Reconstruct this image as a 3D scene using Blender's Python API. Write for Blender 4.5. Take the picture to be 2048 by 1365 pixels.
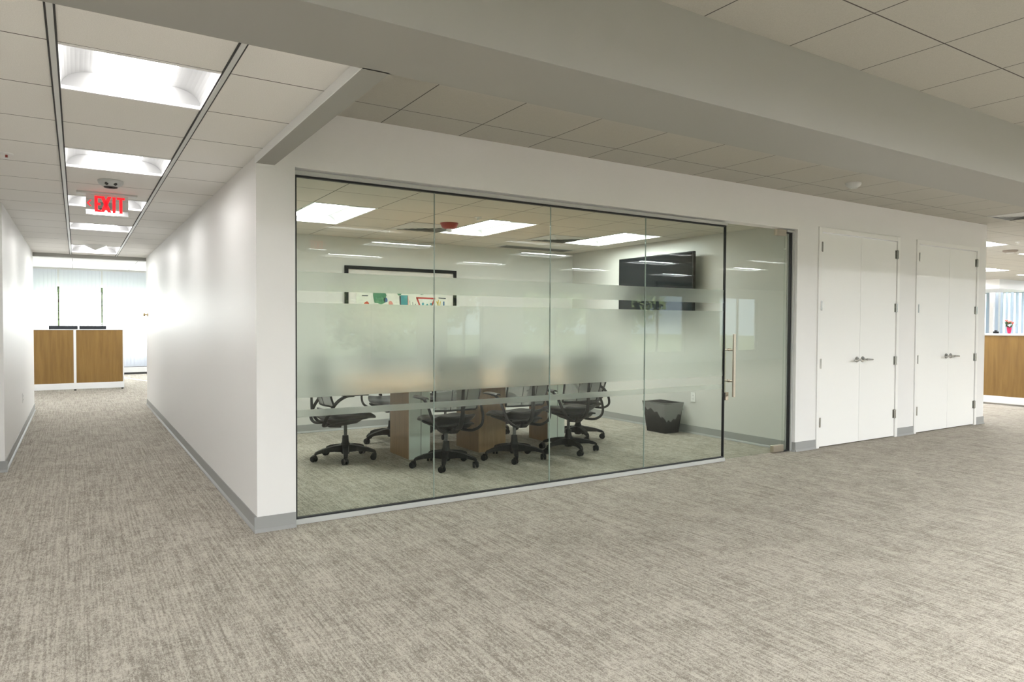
import bpy, bmesh, math, random
from mathutils import Vector, Matrix
R = math.radians
random.seed(7)
for o in list(bpy.data.objects): bpy.data.objects.remove(o)
SC = bpy.context.scene
COL = SC.collection

# ---------------------------------------------------------------- camera
cam_data = bpy.data.cameras.new('camera')
cam = bpy.data.objects.new('camera', cam_data); COL.objects.link(cam)
cam_data.sensor_fit = 'HORIZONTAL'; cam_data.sensor_width = 36.0
cam_data.lens = 1380.1 / 2048 * 36.0
cam_data.clip_start = 0.05; cam_data.clip_end = 300
yaw, pit, rol = R(32.247), R(1.3753), R(0.266)
fw = Vector((math.sin(yaw)*math.cos(pit), math.cos(yaw)*math.cos(pit), -math.sin(pit)))
rt = Vector((math.cos(yaw), -math.sin(yaw), 0)); up = rt.cross(fw)
r2 = rt*math.cos(rol) + up*math.sin(rol); u2 = -rt*math.sin(rol) + up*math.cos(rol)
M4 = Matrix(((r2.x, u2.x, -fw.x, -0.9668), (r2.y, u2.y, -fw.y, -4.5781), (r2.z, u2.z, -fw.z, 1.3411), (0, 0, 0, 1)))
cam.matrix_world = M4
SC.camera = cam

# ---------------------------------------------------------------- world, sun, exposure
w = bpy.data.worlds.new('sky'); SC.world = w; w.use_nodes = True
nt = w.node_tree; bg = nt.nodes['Background']
bg.inputs['Color'].default_value = (0.74, 0.87, 1.0, 1); bg.inputs['Strength'].default_value = 2.2
sun_d = bpy.data.lights.new('sun', 'SUN'); sun = bpy.data.objects.new('sun', sun_d); COL.objects.link(sun)
sun_d.energy = 30.0; sun_d.angle = R(0.6); sun_d.color = (1, 0.95, 0.86)
sun.rotation_euler = Vector((0.30, -1.0, -0.50)).to_track_quat('-Z', 'Y').to_euler()
sun.location = (0, 25, 10)
VS = SC.view_settings
SC.display_settings.display_device = 'sRGB'
VS.view_transform = 'Standard'; VS.look = 'None'; VS.gamma = 1.0; VS.exposure = 0.9; VS.use_curve_mapping = False
LAMP_HALL, LAMP_CORR, LAMP_MEET, LAMP_FAR = 46.0, 8.4, 19.0, 22.0     # radiance of the troffer lenses in hall, corridor, meeting room

# ---------------------------------------------------------------- materials
MATS = {}
def principled(name, col, rough=0.5, metal=0.0, spec=0.5, emis=None, es=0.0, coat=0.0):
    m = bpy.data.materials.new(name); m.use_nodes = True
    b = m.node_tree.nodes['Principled BSDF']
    b.inputs['Base Color'].default_value = (*col, 1); b.inputs['Roughness'].default_value = rough
    b.inputs['Metallic'].default_value = metal; b.inputs['Specular IOR Level'].default_value = spec
    b.inputs['Coat Weight'].default_value = coat
    if emis: b.inputs['Emission Color'].default_value = (*emis, 1); b.inputs['Emission Strength'].default_value = es
    MATS[name] = m
    return m
def N(m, t, **kw):
    n = m.node_tree.nodes.new(t)
    for k, v in kw.items(): setattr(n, k, v)
    return n
def L(m, a, b): m.node_tree.links.new(a, b)
def bumpy(m, scale, strength, dist=0.002, detail=3):
    b = m.node_tree.nodes['Principled BSDF']
    tc = N(m, 'ShaderNodeTexCoord'); no = N(m, 'ShaderNodeTexNoise'); no.inputs['Scale'].default_value = scale
    no.inputs['Detail'].default_value = detail
    bu = N(m, 'ShaderNodeBump'); bu.inputs['Strength'].default_value = strength; bu.inputs['Distance'].default_value = dist
    L(m, tc.outputs['Object'], no.inputs['Vector']); L(m, no.outputs['Fac'], bu.inputs['Height']); L(m, bu.outputs['Normal'], b.inputs['Normal'])
    return m
paint = bumpy(principled('wall_paint', (0.80, 0.795, 0.78), 0.42, spec=0.35), 220, 0.06, 0.001)
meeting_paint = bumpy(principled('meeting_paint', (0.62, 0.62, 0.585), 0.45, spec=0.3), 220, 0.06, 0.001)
beam_paint_shaded = bumpy(principled('beam_paint_shaded', (0.35, 0.345, 0.315), 0.5, spec=0.3), 220, 0.06, 0.001)  # wall paint darkened: shade near the ceiling put into the colour
paint_trim = principled('trim_paint', (0.86, 0.855, 0.83), 0.35)
door_paint = bumpy(principled('door_paint', (0.87, 0.87, 0.845), 0.32, spec=0.4), 160, 0.04, 0.001)
channel_metal = principled('channel_metal', (0.50, 0.51, 0.49), 0.35)
base_vinyl = principled('base_vinyl', (0.31, 0.315, 0.305), 0.45)
white_metal = principled('white_metal', (0.84, 0.85, 0.85), 0.3)
black_rubber = principled('black_rubber', (0.012, 0.012, 0.014), 0.5)
chrome = principled('satin_nickel', (0.48, 0.475, 0.45), 0.26, 1.0)
brass_steel = principled('brushed_steel', (0.60, 0.54, 0.46), 0.3, 1.0)
black_plastic = bumpy(principled('black_plastic', (0.006, 0.0065, 0.007), 0.5, spec=0.22), 300, 0.1, 0.001)
black_leather = bumpy(principled('black_leather', (0.008, 0.010, 0.011), 0.30, spec=0.4), 180, 0.12, 0.001)
tv_glass = principled('screen_glass', (0.006, 0.008, 0.010), 0.06)
troffer_white = principled('troffer_white', (0.88, 0.88, 0.87), 0.45)
troffer_cove = principled('troffer_reflector', (0.30, 0.30, 0.30), 0.5)
vent_grey = principled('vent_grey', (0.62, 0.63, 0.61), 0.45)
dark_gap = principled('dark_gap', (0.05, 0.05, 0.05), 0.8)
red_plastic = principled('red_plastic', (0.30, 0.045, 0.035), 0.35)
white_plastic = principled('white_plastic', (0.82, 0.82, 0.80), 0.35)
grey_plastic = principled('grey_plastic', (0.52, 0.53, 0.52), 0.4)
exit_red = principled('exit_red', (0.75, 0.01, 0.015), 0.4, emis=(1.0, 0.008, 0.015), es=0.9)
mirror = principled('mirror_plate', (0.82, 0.82, 0.82), 0.03, 1.0)
silicone = principled('silicone', (0.30, 0.36, 0.33), 0.25)
brushed_panel = principled('brushed_panel', (0.72, 0.76, 0.73), 0.35, 0.35)
pot_pink = principled('pot_pink', (0.72, 0.02, 0.12), 0.35)
leaf_green = principled('leaf_green', (0.045, 0.11, 0.03), 0.5)
petal = principled('petal', (0.85, 0.16, 0.14), 0.5)
dark_screen = principled('dark_screen', (0.03, 0.035, 0.045), 0.4)

lens_hall = principled('lamp_lens_hall', (0.9, 0.9, 0.9), 0.5, emis=(0.965, 0.98, 1.0), es=LAMP_HALL)
lens_corr = principled('lamp_lens_corridor', (0.9, 0.9, 0.9), 0.5, emis=(1.0, 0.985, 0.965), es=LAMP_CORR)
lens_added = principled('lamp_lens_added', (0.9, 0.9, 0.9), 0.5, emis=(0.97, 0.98, 1.0), es=16.0)  # lens of the added lights left of the corridor
lens_far = principled('lamp_lens_far', (0.9, 0.9, 0.9), 0.5, emis=(0.97, 0.98, 1.0), es=LAMP_FAR)
lens_meet = principled('lamp_lens_meeting', (0.9, 0.9, 0.9), 0.5, emis=(0.98, 0.98, 0.97), es=LAMP_MEET)

def glass_mat(name, tint, rough=0.0):
    m = bpy.data.materials.new(name); m.use_nodes = True; n = m.node_tree; n.nodes.clear()
    out = N(m, 'ShaderNodeOutputMaterial'); mx = N(m, 'ShaderNodeMixShader'); tr = N(m, 'ShaderNodeBsdfTransparent')
    gl = N(m, 'ShaderNodeBsdfGlossy'); fr = N(m, 'ShaderNodeFresnel'); fr.inputs['IOR'].default_value = 1.48
    ge = N(m, 'ShaderNodeNewGeometry'); mr = N(m, 'ShaderNodeMapRange'); mr.inputs['To Min'].default_value = 1.36; mr.inputs['To Max'].default_value = 1/1.36
    L(m, ge.outputs['Backfacing'], mr.inputs['Value']); L(m, mr.outputs[0], fr.inputs['IOR'])
    tr.inputs['Color'].default_value = (*tint, 1); gl.inputs['Roughness'].default_value = rough
    L(m, fr.outputs[0], mx.inputs[0]); L(m, tr.outputs[0], mx.inputs[1]); L(m, gl.outputs[0], mx.inputs[2]); L(m, mx.outputs[0], out.inputs[0])
    return m
glass = glass_mat('clear_glass', (0.905, 0.945, 0.91))
sidelight_glass = glass_mat('window_glass', (0.96, 0.98, 0.97))
def film_mat():
    m = bpy.data.materials.new('frosted_film'); m.use_nodes = True; n = m.node_tree; n.nodes.clear()
    out = N(m, 'ShaderNodeOutputMaterial'); mx = N(m, 'ShaderNodeMixShader'); re = N(m, 'ShaderNodeBsdfRefraction')
    di = N(m, 'ShaderNodeBsdfDiffuse'); tl = N(m, 'ShaderNodeBsdfTranslucent'); m2 = N(m, 'ShaderNodeMixShader')
    re.inputs['IOR'].default_value = 1.22; re.inputs['Roughness'].default_value = 0.40; re.inputs['Color'].default_value = (0.97, 0.98, 0.97, 1)
    di.inputs['Color'].default_value = (0.86, 0.88, 0.86, 1); tl.inputs['Color'].default_value = (0.86, 0.88, 0.86, 1)
    m2.inputs[0].default_value = 0.5; mx.inputs[0].default_value = 0.12
    L(m, di.outputs[0], m2.inputs[1]); L(m, tl.outputs[0], m2.inputs[2])
    L(m, re.outputs[0], mx.inputs[1]); L(m, m2.outputs[0], mx.inputs[2]); L(m, mx.outputs[0], out.inputs[0])
    return m
film = film_mat()
def mesh_fabric():
    m = bpy.data.materials.new('mesh_fabric'); m.use_nodes = True; n = m.node_tree
    b = n.nodes['Principled BSDF']; b.inputs['Base Color'].default_value = (0.30, 0.31, 0.31, 1); b.inputs['Roughness'].default_value = 0.6
    mx = N(m, 'ShaderNodeMixShader'); tr = N(m, 'ShaderNodeBsdfTransparent'); mx.inputs[0].default_value = 0.50
    L(m, b.outputs[0], mx.inputs[1]); L(m, tr.outputs[0], mx.inputs[2]); L(m, mx.outputs[0], n.nodes['Material Output'].inputs[0])
    return m
meshfab = mesh_fabric()
def liner_mat():
    m = bpy.data.materials.new('clear_liner'); m.use_nodes = True; n = m.node_tree
    b = n.nodes['Principled BSDF']; b.inputs['Base Color'].default_value = (0.75, 0.78, 0.76, 1); b.inputs['Roughness'].default_value = 0.25
    mx = N(m, 'ShaderNodeMixShader'); tr = N(m, 'ShaderNodeBsdfTransparent'); mx.inputs[0].default_value = 0.72
    tc = N(m, 'ShaderNodeTexCoord'); no = N(m, 'ShaderNodeTexNoise'); no.inputs['Scale'].default_value = 22; no.inputs['Distortion'].default_value = 1.5
    bu = N(m, 'ShaderNodeBump'); bu.inputs['Strength'].default_value = 0.8; bu.inputs['Distance'].default_value = 0.01
    L(m, tc.outputs['Object'], no.inputs['Vector']); L(m, no.outputs['Fac'], bu.inputs['Height']); L(m, bu.outputs['Normal'], b.inputs['Normal'])
    L(m, b.outputs[0], mx.inputs[1]); L(m, tr.outputs[0], mx.inputs[2]); L(m, mx.outputs[0], n.nodes['Material Output'].inputs[0])
    return m
liner = liner_mat()
def blind_mat(name, col, tmix=0.6):
    m = bpy.data.materials.new(name); m.use_nodes = True; n = m.node_tree; n.nodes.clear()
    out = N(m, 'ShaderNodeOutputMaterial'); mx = N(m, 'ShaderNodeMixShader'); di = N(m, 'ShaderNodeBsdfDiffuse'); tl = N(m, 'ShaderNodeBsdfTranslucent')
    di.inputs['Color'].default_value = (*col, 1); tl.inputs['Color'].default_value = (*col, 1); mx.inputs[0].default_value = tmix
    L(m, di.outputs[0], mx.inputs[1]); L(m, tl.outputs[0], mx.inputs[2]); L(m, mx.outputs[0], out.inputs[0]); return m
blind = blind_mat('blind_fabric', (0.86, 0.89, 0.95))
blind_right = blind_mat('blind_fabric_right', (0.50, 0.55, 0.64), 0.50)

def wood_mat(name, c1, c2, sx, sy, sz, rough=0.4):
    m = principled(name, c1, rough); b = m.node_tree.nodes['Principled BSDF']
    tc = N(m, 'ShaderNodeTexCoord'); mp = N(m, 'ShaderNodeMapping'); mp.inputs['Scale'].default_value = (sx, sy, sz)
    no = N(m, 'ShaderNodeTexNoise'); no.inputs['Scale'].default_value = 1.0; no.inputs['Detail'].default_value = 6; no.inputs['Roughness'].default_value = 0.62
    no.inputs['Distortion'].default_value = 0.4
    cr = N(m, 'ShaderNodeValToRGB'); cr.color_ramp.elements[0].position = 0.32; cr.color_ramp.elements[1].position = 0.70
    cr.color_ramp.elements[0].color = (*c2, 1); cr.color_ramp.elements[1].color = (*c1, 1)
    L(m, tc.outputs['Object'], mp.inputs['Vector']); L(m, mp.outputs[0], no.inputs['Vector']); L(m, no.outputs['Fac'], cr.inputs[0]); L(m, cr.outputs[0], b.inputs['Base Color'])
    return m
wood_panel = wood_mat('oak_laminate', (0.285, 0.165, 0.042), (0.20, 0.108, 0.024), 16, 16, 1.2)
wood_dark = wood_mat('pedestal_wood', (0.33, 0.20, 0.10), (0.24, 0.135, 0.06), 30, 30, 2.0)
wood_top = wood_mat('table_maple', (0.62, 0.38, 0.20), (0.52, 0.30, 0.15), 1.5, 14, 10, 0.3)

def carpet_mat():
    m = principled('carpet', (0.3, 0.27, 0.23), 0.95, spec=0.1); b = m.node_tree.nodes['Principled BSDF']
    tc = N(m, 'ShaderNodeTexCoord')
    def noise(sx, sy, detail=2.0, rough=0.5, off=0.0):
        mp = N(m, 'ShaderNodeMapping'); mp.inputs['Scale'].default_value = (sx, sy, 1); mp.inputs['Location'].default_value = (off, off*2, off)
        no = N(m, 'ShaderNodeTexNoise'); no.inputs['Scale'].default_value = 1; no.inputs['Detail'].default_value = detail; no.inputs['Roughness'].default_value = rough
        L(m, tc.outputs['Object'], mp.inputs['Vector']); L(m, mp.outputs[0], no.inputs['Vector']); return no.outputs['Fac']
    def math_(op, a, b_, clamp=False):
        n = N(m, 'ShaderNodeMath', operation=op); n.use_clamp = clamp
        for i, v in enumerate((a, b_)):
            if isinstance(v, (int, float)): n.inputs[i].default_value = v
            else: L(m, v, n.inputs[i])
        return n.outputs[0]
    s1 = noise(85, 1.6, 3, 0.6); s2 = noise(3.0, 70, 2, 0.55, 3.1); s3 = noise(120, 16, 2, 0.6, 7.7)
    bl = noise(4.2, 3.6, 4, 0.62, 1.3); bl2 = noise(14, 10, 3, 0.6, 9.3); sp = noise(260, 190, 2, 0.6, 5.5); sp2 = noise(130, 45, 1, 0.5, 2.5)
    t = math_('MULTIPLY', s1, 0.85); t = math_('ADD', t, math_('MULTIPLY', s2, 0.30)); t = math_('ADD', t, math_('MULTIPLY', s3, 0.45))
    t = math_('ADD', t, math_('MULTIPLY', bl, 0.34)); t = math_('ADD', t, math_('MULTIPLY', bl2, 0.40)); t = math_('ADD', t, math_('MULTIPLY', sp, 1.25))
    t = math_('ADD', t, math_('MULTIPLY', sp2, 0.55))
    t = math_('DIVIDE', t, 4.14)
    cr = N(m, 'ShaderNodeValToRGB'); e = cr.color_ramp.elements
    e[0].position = 0.44; e[0].color = (0.212, 0.191, 0.159, 1); e[1].position = 0.55; e[1].color = (0.475, 0.438, 0.377, 1)
    L(m, t, cr.inputs[0]); L(m, cr.outputs[0], b.inputs['Base Color'])
    bu = N(m, 'ShaderNodeBump'); bu.inputs['Strength'].default_value = 0.5; bu.inputs['Distance'].default_value = 0.004
    L(m, t, bu.inputs['Height']); L(m, bu.outputs['Normal'], b.inputs['Normal'])
    return m
carpet = carpet_mat()

def tile_mat(name, x0, y0, s, col, lw=0.007, xlines=True):
    m = principled(name, col, 0.9, spec=0.15); b = m.node_tree.nodes['Principled BSDF']
    tc = N(m, 'ShaderNodeTexCoord'); sp = N(m, 'ShaderNodeSeparateXYZ'); L(m, tc.outputs['Object'], sp.inputs[0])
    def line(out, off):
        a = N(m, 'ShaderNodeMath', operation='SUBTRACT'); a.inputs[1].default_value = off - s*100; L(m, out, a.inputs[0])
        d = N(m, 'ShaderNodeMath', operation='DIVIDE'); d.inputs[1].default_value = s; L(m, a.outputs[0], d.inputs[0])
        f = N(m, 'ShaderNodeMath', operation='FRACT'); L(m, d.outputs[0], f.inputs[0])
        c = N(m, 'ShaderNodeMath', operation='COMPARE'); c.inputs[1].default_value = 0.5; c.inputs[2].default_value = 0.5 - lw/s/2; L(m, f.outputs[0], c.inputs[0])
        return c.outputs[0]
    ly = line(sp.outputs[1], y0)
    if xlines:
        lx = line(sp.outputs[0], x0)
        mn = N(m, 'ShaderNodeMath', operation='MINIMUM'); L(m, lx, mn.inputs[0]); L(m, ly, mn.inputs[1]); fac = mn.outputs[0]
    else: fac = ly
    no = N(m, 'ShaderNodeTexNoise'); no.inputs['Scale'].default_value = 260; L(m, tc.outputs['Object'], no.inputs['Vector'])
    cr = N(m, 'ShaderNodeValToRGB'); cr.color_ramp.elements[0].color = (*[c*0.93 for c in col], 1); cr.color_ramp.elements[1].color = (*[min(1, c*1.05) for c in col], 1)
    cr.color_ramp.elements[0].position = 0.3; cr.color_ramp.elements[1].position = 0.7
    L(m, no.outputs['Fac'], cr.inputs[0])
    mx = N(m, 'ShaderNodeMix', data_type='RGBA'); mx.inputs['A'].default_value = (0.10, 0.09, 0.08, 1)
    L(m, fac, mx.inputs['Factor']); L(m, cr.outputs[0], mx.inputs['B']); L(m, mx.outputs['Result'], b.inputs['Base Color'])
    bu = N(m, 'ShaderNodeBump'); bu.inputs['Strength'].default_value = 0.6; bu.inputs['Distance'].default_value = 0.004
    L(m, fac, bu.inputs['Height']); L(m, bu.outputs['Normal'], b.inputs['Normal'])
    return m
TS = 0.6122
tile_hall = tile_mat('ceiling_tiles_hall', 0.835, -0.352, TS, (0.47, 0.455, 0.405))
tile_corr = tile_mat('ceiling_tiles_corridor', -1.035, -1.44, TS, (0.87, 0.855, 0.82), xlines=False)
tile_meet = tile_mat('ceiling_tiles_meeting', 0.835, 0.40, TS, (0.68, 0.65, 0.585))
tile_far = tile_mat('ceiling_tiles_far', -1.035, 8.4, TS*2, (0.82, 0.82, 0.81))

# ---------------------------------------------------------------- mesh builder
class MB:
    def __init__(s): s.v = []; s.f = []
    def box(s, x0, x1, y0, y1, z0, z1):
        b = len(s.v)
        s.v += [(x0,y0,z0),(x1,y0,z0),(x1,y1,z0),(x0,y1,z0),(x0,y0,z1),(x1,y0,z1),(x1,y1,z1),(x0,y1,z1)]
        s.f += [tuple(b+i for i in q) for q in ((0,3,2,1),(4,5,6,7),(0,1,5,4),(1,2,6,5),(2,3,7,6),(3,0,4,7))]
        return s
    def hexa(s, pts):      # 8 points: bottom 4 (ccw from above), top 4
        b = len(s.v); s.v += [tuple(p) for p in pts]
        s.f += [tuple(b+i for i in q) for q in ((0,3,2,1),(4,5,6,7),(0,1,5,4),(1,2,6,5),(2,3,7,6),(3,0,4,7))]
        return s
    def quad(s, *p):
        b = len(s.v); s.v += [tuple(q) for q in p]; s.f.append(tuple(range(b, b+len(p)))); return s
    def tube(s, pts, rad, n=10, smooth=True, flat=1.0):
        pts = [Vector(p) for p in pts]
        if not isinstance(rad, (list, tuple)): rad = [rad]*len(pts)
        if smooth and len(pts) > 2:
            P = []; RR = []
            for i in range(len(pts)-1):
                p0 = pts[max(i-1,0)]; p1 = pts[i]; p2 = pts[i+1]; p3 = pts[min(i+2,len(pts)-1)]
                for k in range(5):
                    t = k/5; P.append(0.5*((2*p1)+(-p0+p2)*t+(2*p0-5*p1+4*p2-p3)*t*t+(-p0+3*p1-3*p2+p3)*t**3)); RR.append(rad[i]*(1-t)+rad[i+1]*t)
            P.append(pts[-1]); RR.append(rad[-1]); pts, rad = P, RR
        b = len(s.v); pu = None
        for i, p in enumerate(pts):
            d = (pts[min(i+1,len(pts)-1)]-pts[max(i-1,0)]).normalized()
            if pu is None:
                pu = d.orthogonal().normalized() if abs(d.z) > 0.95 else Vector((0,0,1)).cross(d).normalized()
            pu = (pu - d*pu.dot(d)).normalized(); pv = d.cross(pu)
            for k in range(n):
                a = 2*math.pi*k/n; q = p + pu*math.cos(a)*rad[i] + pv*math.sin(a)*rad[i]*flat; s.v.append(tuple(q))
        for i in range(len(pts)-1):
            for k in range(n):
                k2 = (k+1) % n; s.f.append((b+i*n+k, b+i*n+k2, b+(i+1)*n+k2, b+(i+1)*n+k))
        s.f.append(tuple(b+k for k in reversed(range(n)))); e = b+(len(pts)-1)*n; s.f.append(tuple(e+k for k in range(n)))
        return s
    def cyl(s, p0, p1, r0, r1=None, n=20): return s.tube([p0, p1], [r0, r0 if r1 is None else r1], n, False)
    def lathe(s, c, prof, n=24, axis='z', sx=1.0, sy=1.0):
        b = len(s.v); c = Vector(c)
        for r, h in prof:
            for k in range(n):
                a = 2*math.pi*k/n; x, y = r*math.cos(a)*sx, r*math.sin(a)*sy
                q = Vector((x, y, h)) if axis == 'z' else (Vector((x, h, y)) if axis == 'y' else Vector((h, x, y)))
                s.v.append(tuple(c+q))
        for i in range(len(prof)-1):
            for k in range(n):
                k2 = (k+1) % n; s.f.append((b+i*n+k, b+i*n+k2, b+(i+1)*n+k2, b+(i+1)*n+k))
        s.f.append(tuple(b+k for k in reversed(range(n)))); e = b+(len(prof)-1)*n; s.f.append(tuple(e+k for k in range(n)))
        return s
    def grid(s, fn, nu, nv, th):      # closed slab from a surface function(u,v)->(point), thickness vector fn th(u,v)
        b = len(s.v)
        for layer in (0, 1):
            for i in range(nu+1):
                for j in range(nv+1):
                    p = Vector(fn(i/nu, j/nv)); 
                    if layer: p = p + Vector(th(i/nu, j/nv))
                    s.v.append(tuple(p))
        o = (nu+1)*(nv+1); idx = lambda l, i, j: b+l*o+i*(nv+1)+j
        for i in range(nu):
            for j in range(nv):
                s.f.append((idx(0,i,j), idx(0,i+1,j), idx(0,i+1,j+1), idx(0,i,j+1)))
                s.f.append((idx(1,i,j), idx(1,i,j+1), idx(1,i+1,j+1), idx(1,i+1,j)))
        for i in range(nu):
            s.f.append((idx(0,i,0), idx(1,i,0), idx(1,i+1,0), idx(0,i+1,0))); s.f.append((idx(0,i,nv), idx(0,i+1,nv), idx(1,i+1,nv), idx(1,i,nv)))
        for j in range(nv):
            s.f.append((idx(0,0,j), idx(0,0,j+1), idx(1,0,j+1), idx(1,0,j))); s.f.append((idx(0,nu,j), idx(1,nu,j), idx(1,nu,j+1), idx(0,nu,j+1)))
        return s
    def build(s, name, mat, parent=None, bevel=0.0, smooth=False, seg=2, subsurf=0):
        me = bpy.data.meshes.new(name); me.from_pydata(s.v, [], s.f); me.update()
        bm = bmesh.new(); bm.from_mesh(me); bmesh.ops.recalc_face_normals(bm, faces=bm.faces); bm.to_mesh(me); bm.free()
        for m in (mat if isinstance(mat, (list, tuple)) else [mat]): me.materials.append(m)
        o = bpy.data.objects.new(name, me); COL.objects.link(o)
        if parent: o.parent = parent
        if smooth or bevel:
            for p in me.polygons: p.use_smooth = True
            me.set_sharp_from_angle(angle=R(40))
        if bevel:
            b = o.modifiers.new('bevel', 'BEVEL'); b.width = bevel; b.segments = seg; b.limit_method = 'ANGLE'; b.angle_limit = R(40); b.harden_normals = True
        if subsurf:
            b = o.modifiers.new('subsurf', 'SUBSURF'); b.levels = subsurf; b.render_levels = subsurf
        return o
def tag(o, label, cat, group=None, kind=None):
    o['label'] = label; o['category'] = cat
    if group: o['group'] = group
    if kind: o['kind'] = kind
    return o
def struct(o, label=None, cat=None):
    o['kind'] = 'structure'
    if label: o['label'] = label; o['category'] = cat
    return o
def thing(name, label, cat, loc=(0,0,0), rz=0, group=None, kind=None):
    o = bpy.data.objects.new(name, None); COL.objects.link(o); o.empty_display_size = 0.1
    o.location = loc; o.rotation_euler = (0, 0, rz)
    return tag(o, label, cat, group, kind)
def kids(o): return [c for c in bpy.data.objects if c.parent == o]
def copy_tree(o, parent=None):
    c = o.copy(); COL.objects.link(c); c.parent = parent
    for k in kids(o): copy_tree(k, c)
    return c

# ---------------------------------------------------------------- setting: floor and ceilings
HC, HB, HK, HM, HF = 2.74, 2.355, 2.40, 2.43, 2.70     # hall, beam underside, corridor, meeting room, far office
CL = 8.15                                              # corridor end
struct(MB().quad((-9,-13.2,0),(25.3,-13.2,0),(25.3,16.4,0),(-9,16.4,0)).build('floor', carpet), 'beige grey streaky carpet covering the whole office floor', 'floor')

def holed(name, mat, x0, x1, y0, y1, z, holes):
    xs = sorted({x0, x1, *[h[i] for h in holes for i in (0,1)]}); ys = sorted({y0, y1, *[h[i] for h in holes for i in (2,3)]})
    b = MB()
    for i in range(len(xs)-1):
        for j in range(len(ys)-1):
            cx, cy = (xs[i]+xs[i+1])/2, (ys[j]+ys[j+1])/2
            if cx < x0 or cx > x1 or cy < y0 or cy > y1 or any(h[0] < cx < h[1] and h[2] < cy < h[3] for h in holes): continue
            b.quad((xs[i],ys[j],z),(xs[i],ys[j+1],z),(xs[i+1],ys[j+1],z),(xs[i+1],ys[j],z))
    return b.build(name, mat)
GX = lambda k: 0.835 + TS*k
GY = lambda k: -0.352 - TS*k
KX0, KX1 = -1.035, -1.035+TS
KY = lambda k: -1.44 + TS*k
corr_lights = [(KX0, KX1, KY(0), KY(1)), (KX0, KX1, KY(3), KY(4)), (KX0, KX1, KY(6), KY(7)), (KX0, KX1, KY(9), KY(10)), (KX0, KX1, KY(13), KY(15))]
added_side_lights = [(-4.3, -4.3+TS, KY(0), KY(1)), (-6.9, -6.9+TS, KY(0), KY(1)), (-4.3, -4.3+TS, KY(3), KY(4)), (-6.9, -6.9+TS, KY(3), KY(4))]  # unseen lights, added to brighten the corridor wall near its corner
meet_lights = [(GX(0), GX(1), 1.624, 1.624+2*TS), (GX(3), GX(4), 1.624, 1.624+2*TS), (GX(6), GX(7), 1.624, 1.624+2*TS)]
hall_lights = []
for kx in (-10, -5, 2, 7, 12, 17, 22, 27, 32): hall_lights.append((GX(kx), GX(kx+2), GY(8), GY(7)))
for kx in (-11, -6, 4, 9, 14, 19, 24, 29): hall_lights.append((GX(kx), GX(kx+2), GY(11), GY(10)))
for kx in (-11, -6, 4, 9, 14, 19, 29): hall_lights.append((GX(kx), GX(kx+2), GY(15), GY(14)))
for kx in (17, 22, 27, 32, 37): hall_lights.append((GX(kx), GX(kx+2), GY(-2)-TS*1.0+0.02, GY(-2)+0.02) if False else (GX(kx), GX(kx+2), GY(-2), GY(-3)))
for kx in (17, 22, 27, 32, 37): hall_lights.append((GX(kx), GX(kx+2), GY(-6), GY(-7)))
for kx in (17, 22, 27, 32, 37): hall_lights.append((GX(kx), GX(kx+2), GY(-10), GY(-11)))
far_lights = [(-4.1, -2.88, 9.6, 10.21), (-1.035, 0.19, 13.6, 14.21), (2.0, 3.2, 9.6, 10.21), (-1.035, 0.19, 9.6, 10.21), (2.0, 3.2, 13.6, 14.21)]

# hall ceiling: in front of the glass wall, plus the office to the right
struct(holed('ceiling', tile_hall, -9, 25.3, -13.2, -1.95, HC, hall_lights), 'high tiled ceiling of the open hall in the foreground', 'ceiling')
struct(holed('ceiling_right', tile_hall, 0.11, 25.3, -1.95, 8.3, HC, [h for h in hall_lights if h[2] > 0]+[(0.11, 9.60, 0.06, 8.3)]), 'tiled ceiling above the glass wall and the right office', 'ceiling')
struct(holed('ceiling_corridor', tile_corr, -9, 0.0, -1.95, CL, HK, corr_lights+added_side_lights), 'lower tiled ceiling over the left corridor', 'ceiling')
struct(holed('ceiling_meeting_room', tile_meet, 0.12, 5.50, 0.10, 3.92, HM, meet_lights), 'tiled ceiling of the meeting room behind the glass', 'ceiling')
struct(holed('ceiling_far', tile_far, -9, 9.7, CL, 16.4, HF, far_lights), 'bright ceiling of the far office past the corridor', 'ceiling')
b = MB()
for x in (KX0, KX1):
    y = -1.93
    b.box(x-0.017, x-0.010, y, CL, HK-0.004, HK+0.001); b.box(x+0.010, x+0.017, y, CL, HK-0.004, HK+0.001)
o = struct(b.build('trim_1', dark_gap), 'dark shadow gaps of the two long corridor ceiling rails', 'ceiling rail')
b = MB()
for x in (KX0, KX1): b.box(x-0.010, x+0.010, -1.93, CL, HK-0.007, HK+0.001)
struct(b.build('trim_2', vent_grey), 'grey metal rails running along the corridor ceiling', 'ceiling rail')

# beam, soffit edge
struct(MB().box(-9, 25.3, -2.37, -1.92, HB, HC+0.3).build('trim_3', beam_paint_shaded), 'deep drywall beam crossing the hall ceiling', 'beam')
struct(MB().box(-0.0, 0.115, -1.93, 0.0, HB, HC+0.3).build('trim_4', beam_paint_shaded), 'drywall soffit edge between corridor ceiling and glass wall', 'soffit')
struct(MB().box(-0.005, 0.0, -1.92, 0.0, HB-0.001, HK).build('trim_16', white_metal), 'light edge strip where the corridor ceiling tiles end', 'edge trim')
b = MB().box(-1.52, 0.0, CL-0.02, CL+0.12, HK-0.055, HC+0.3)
struct(b.build('trim_5', beam_paint_shaded), 'drywall drop across the far end of the corridor ceiling', 'soffit')  # backlit shade of this face put into its colour

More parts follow.
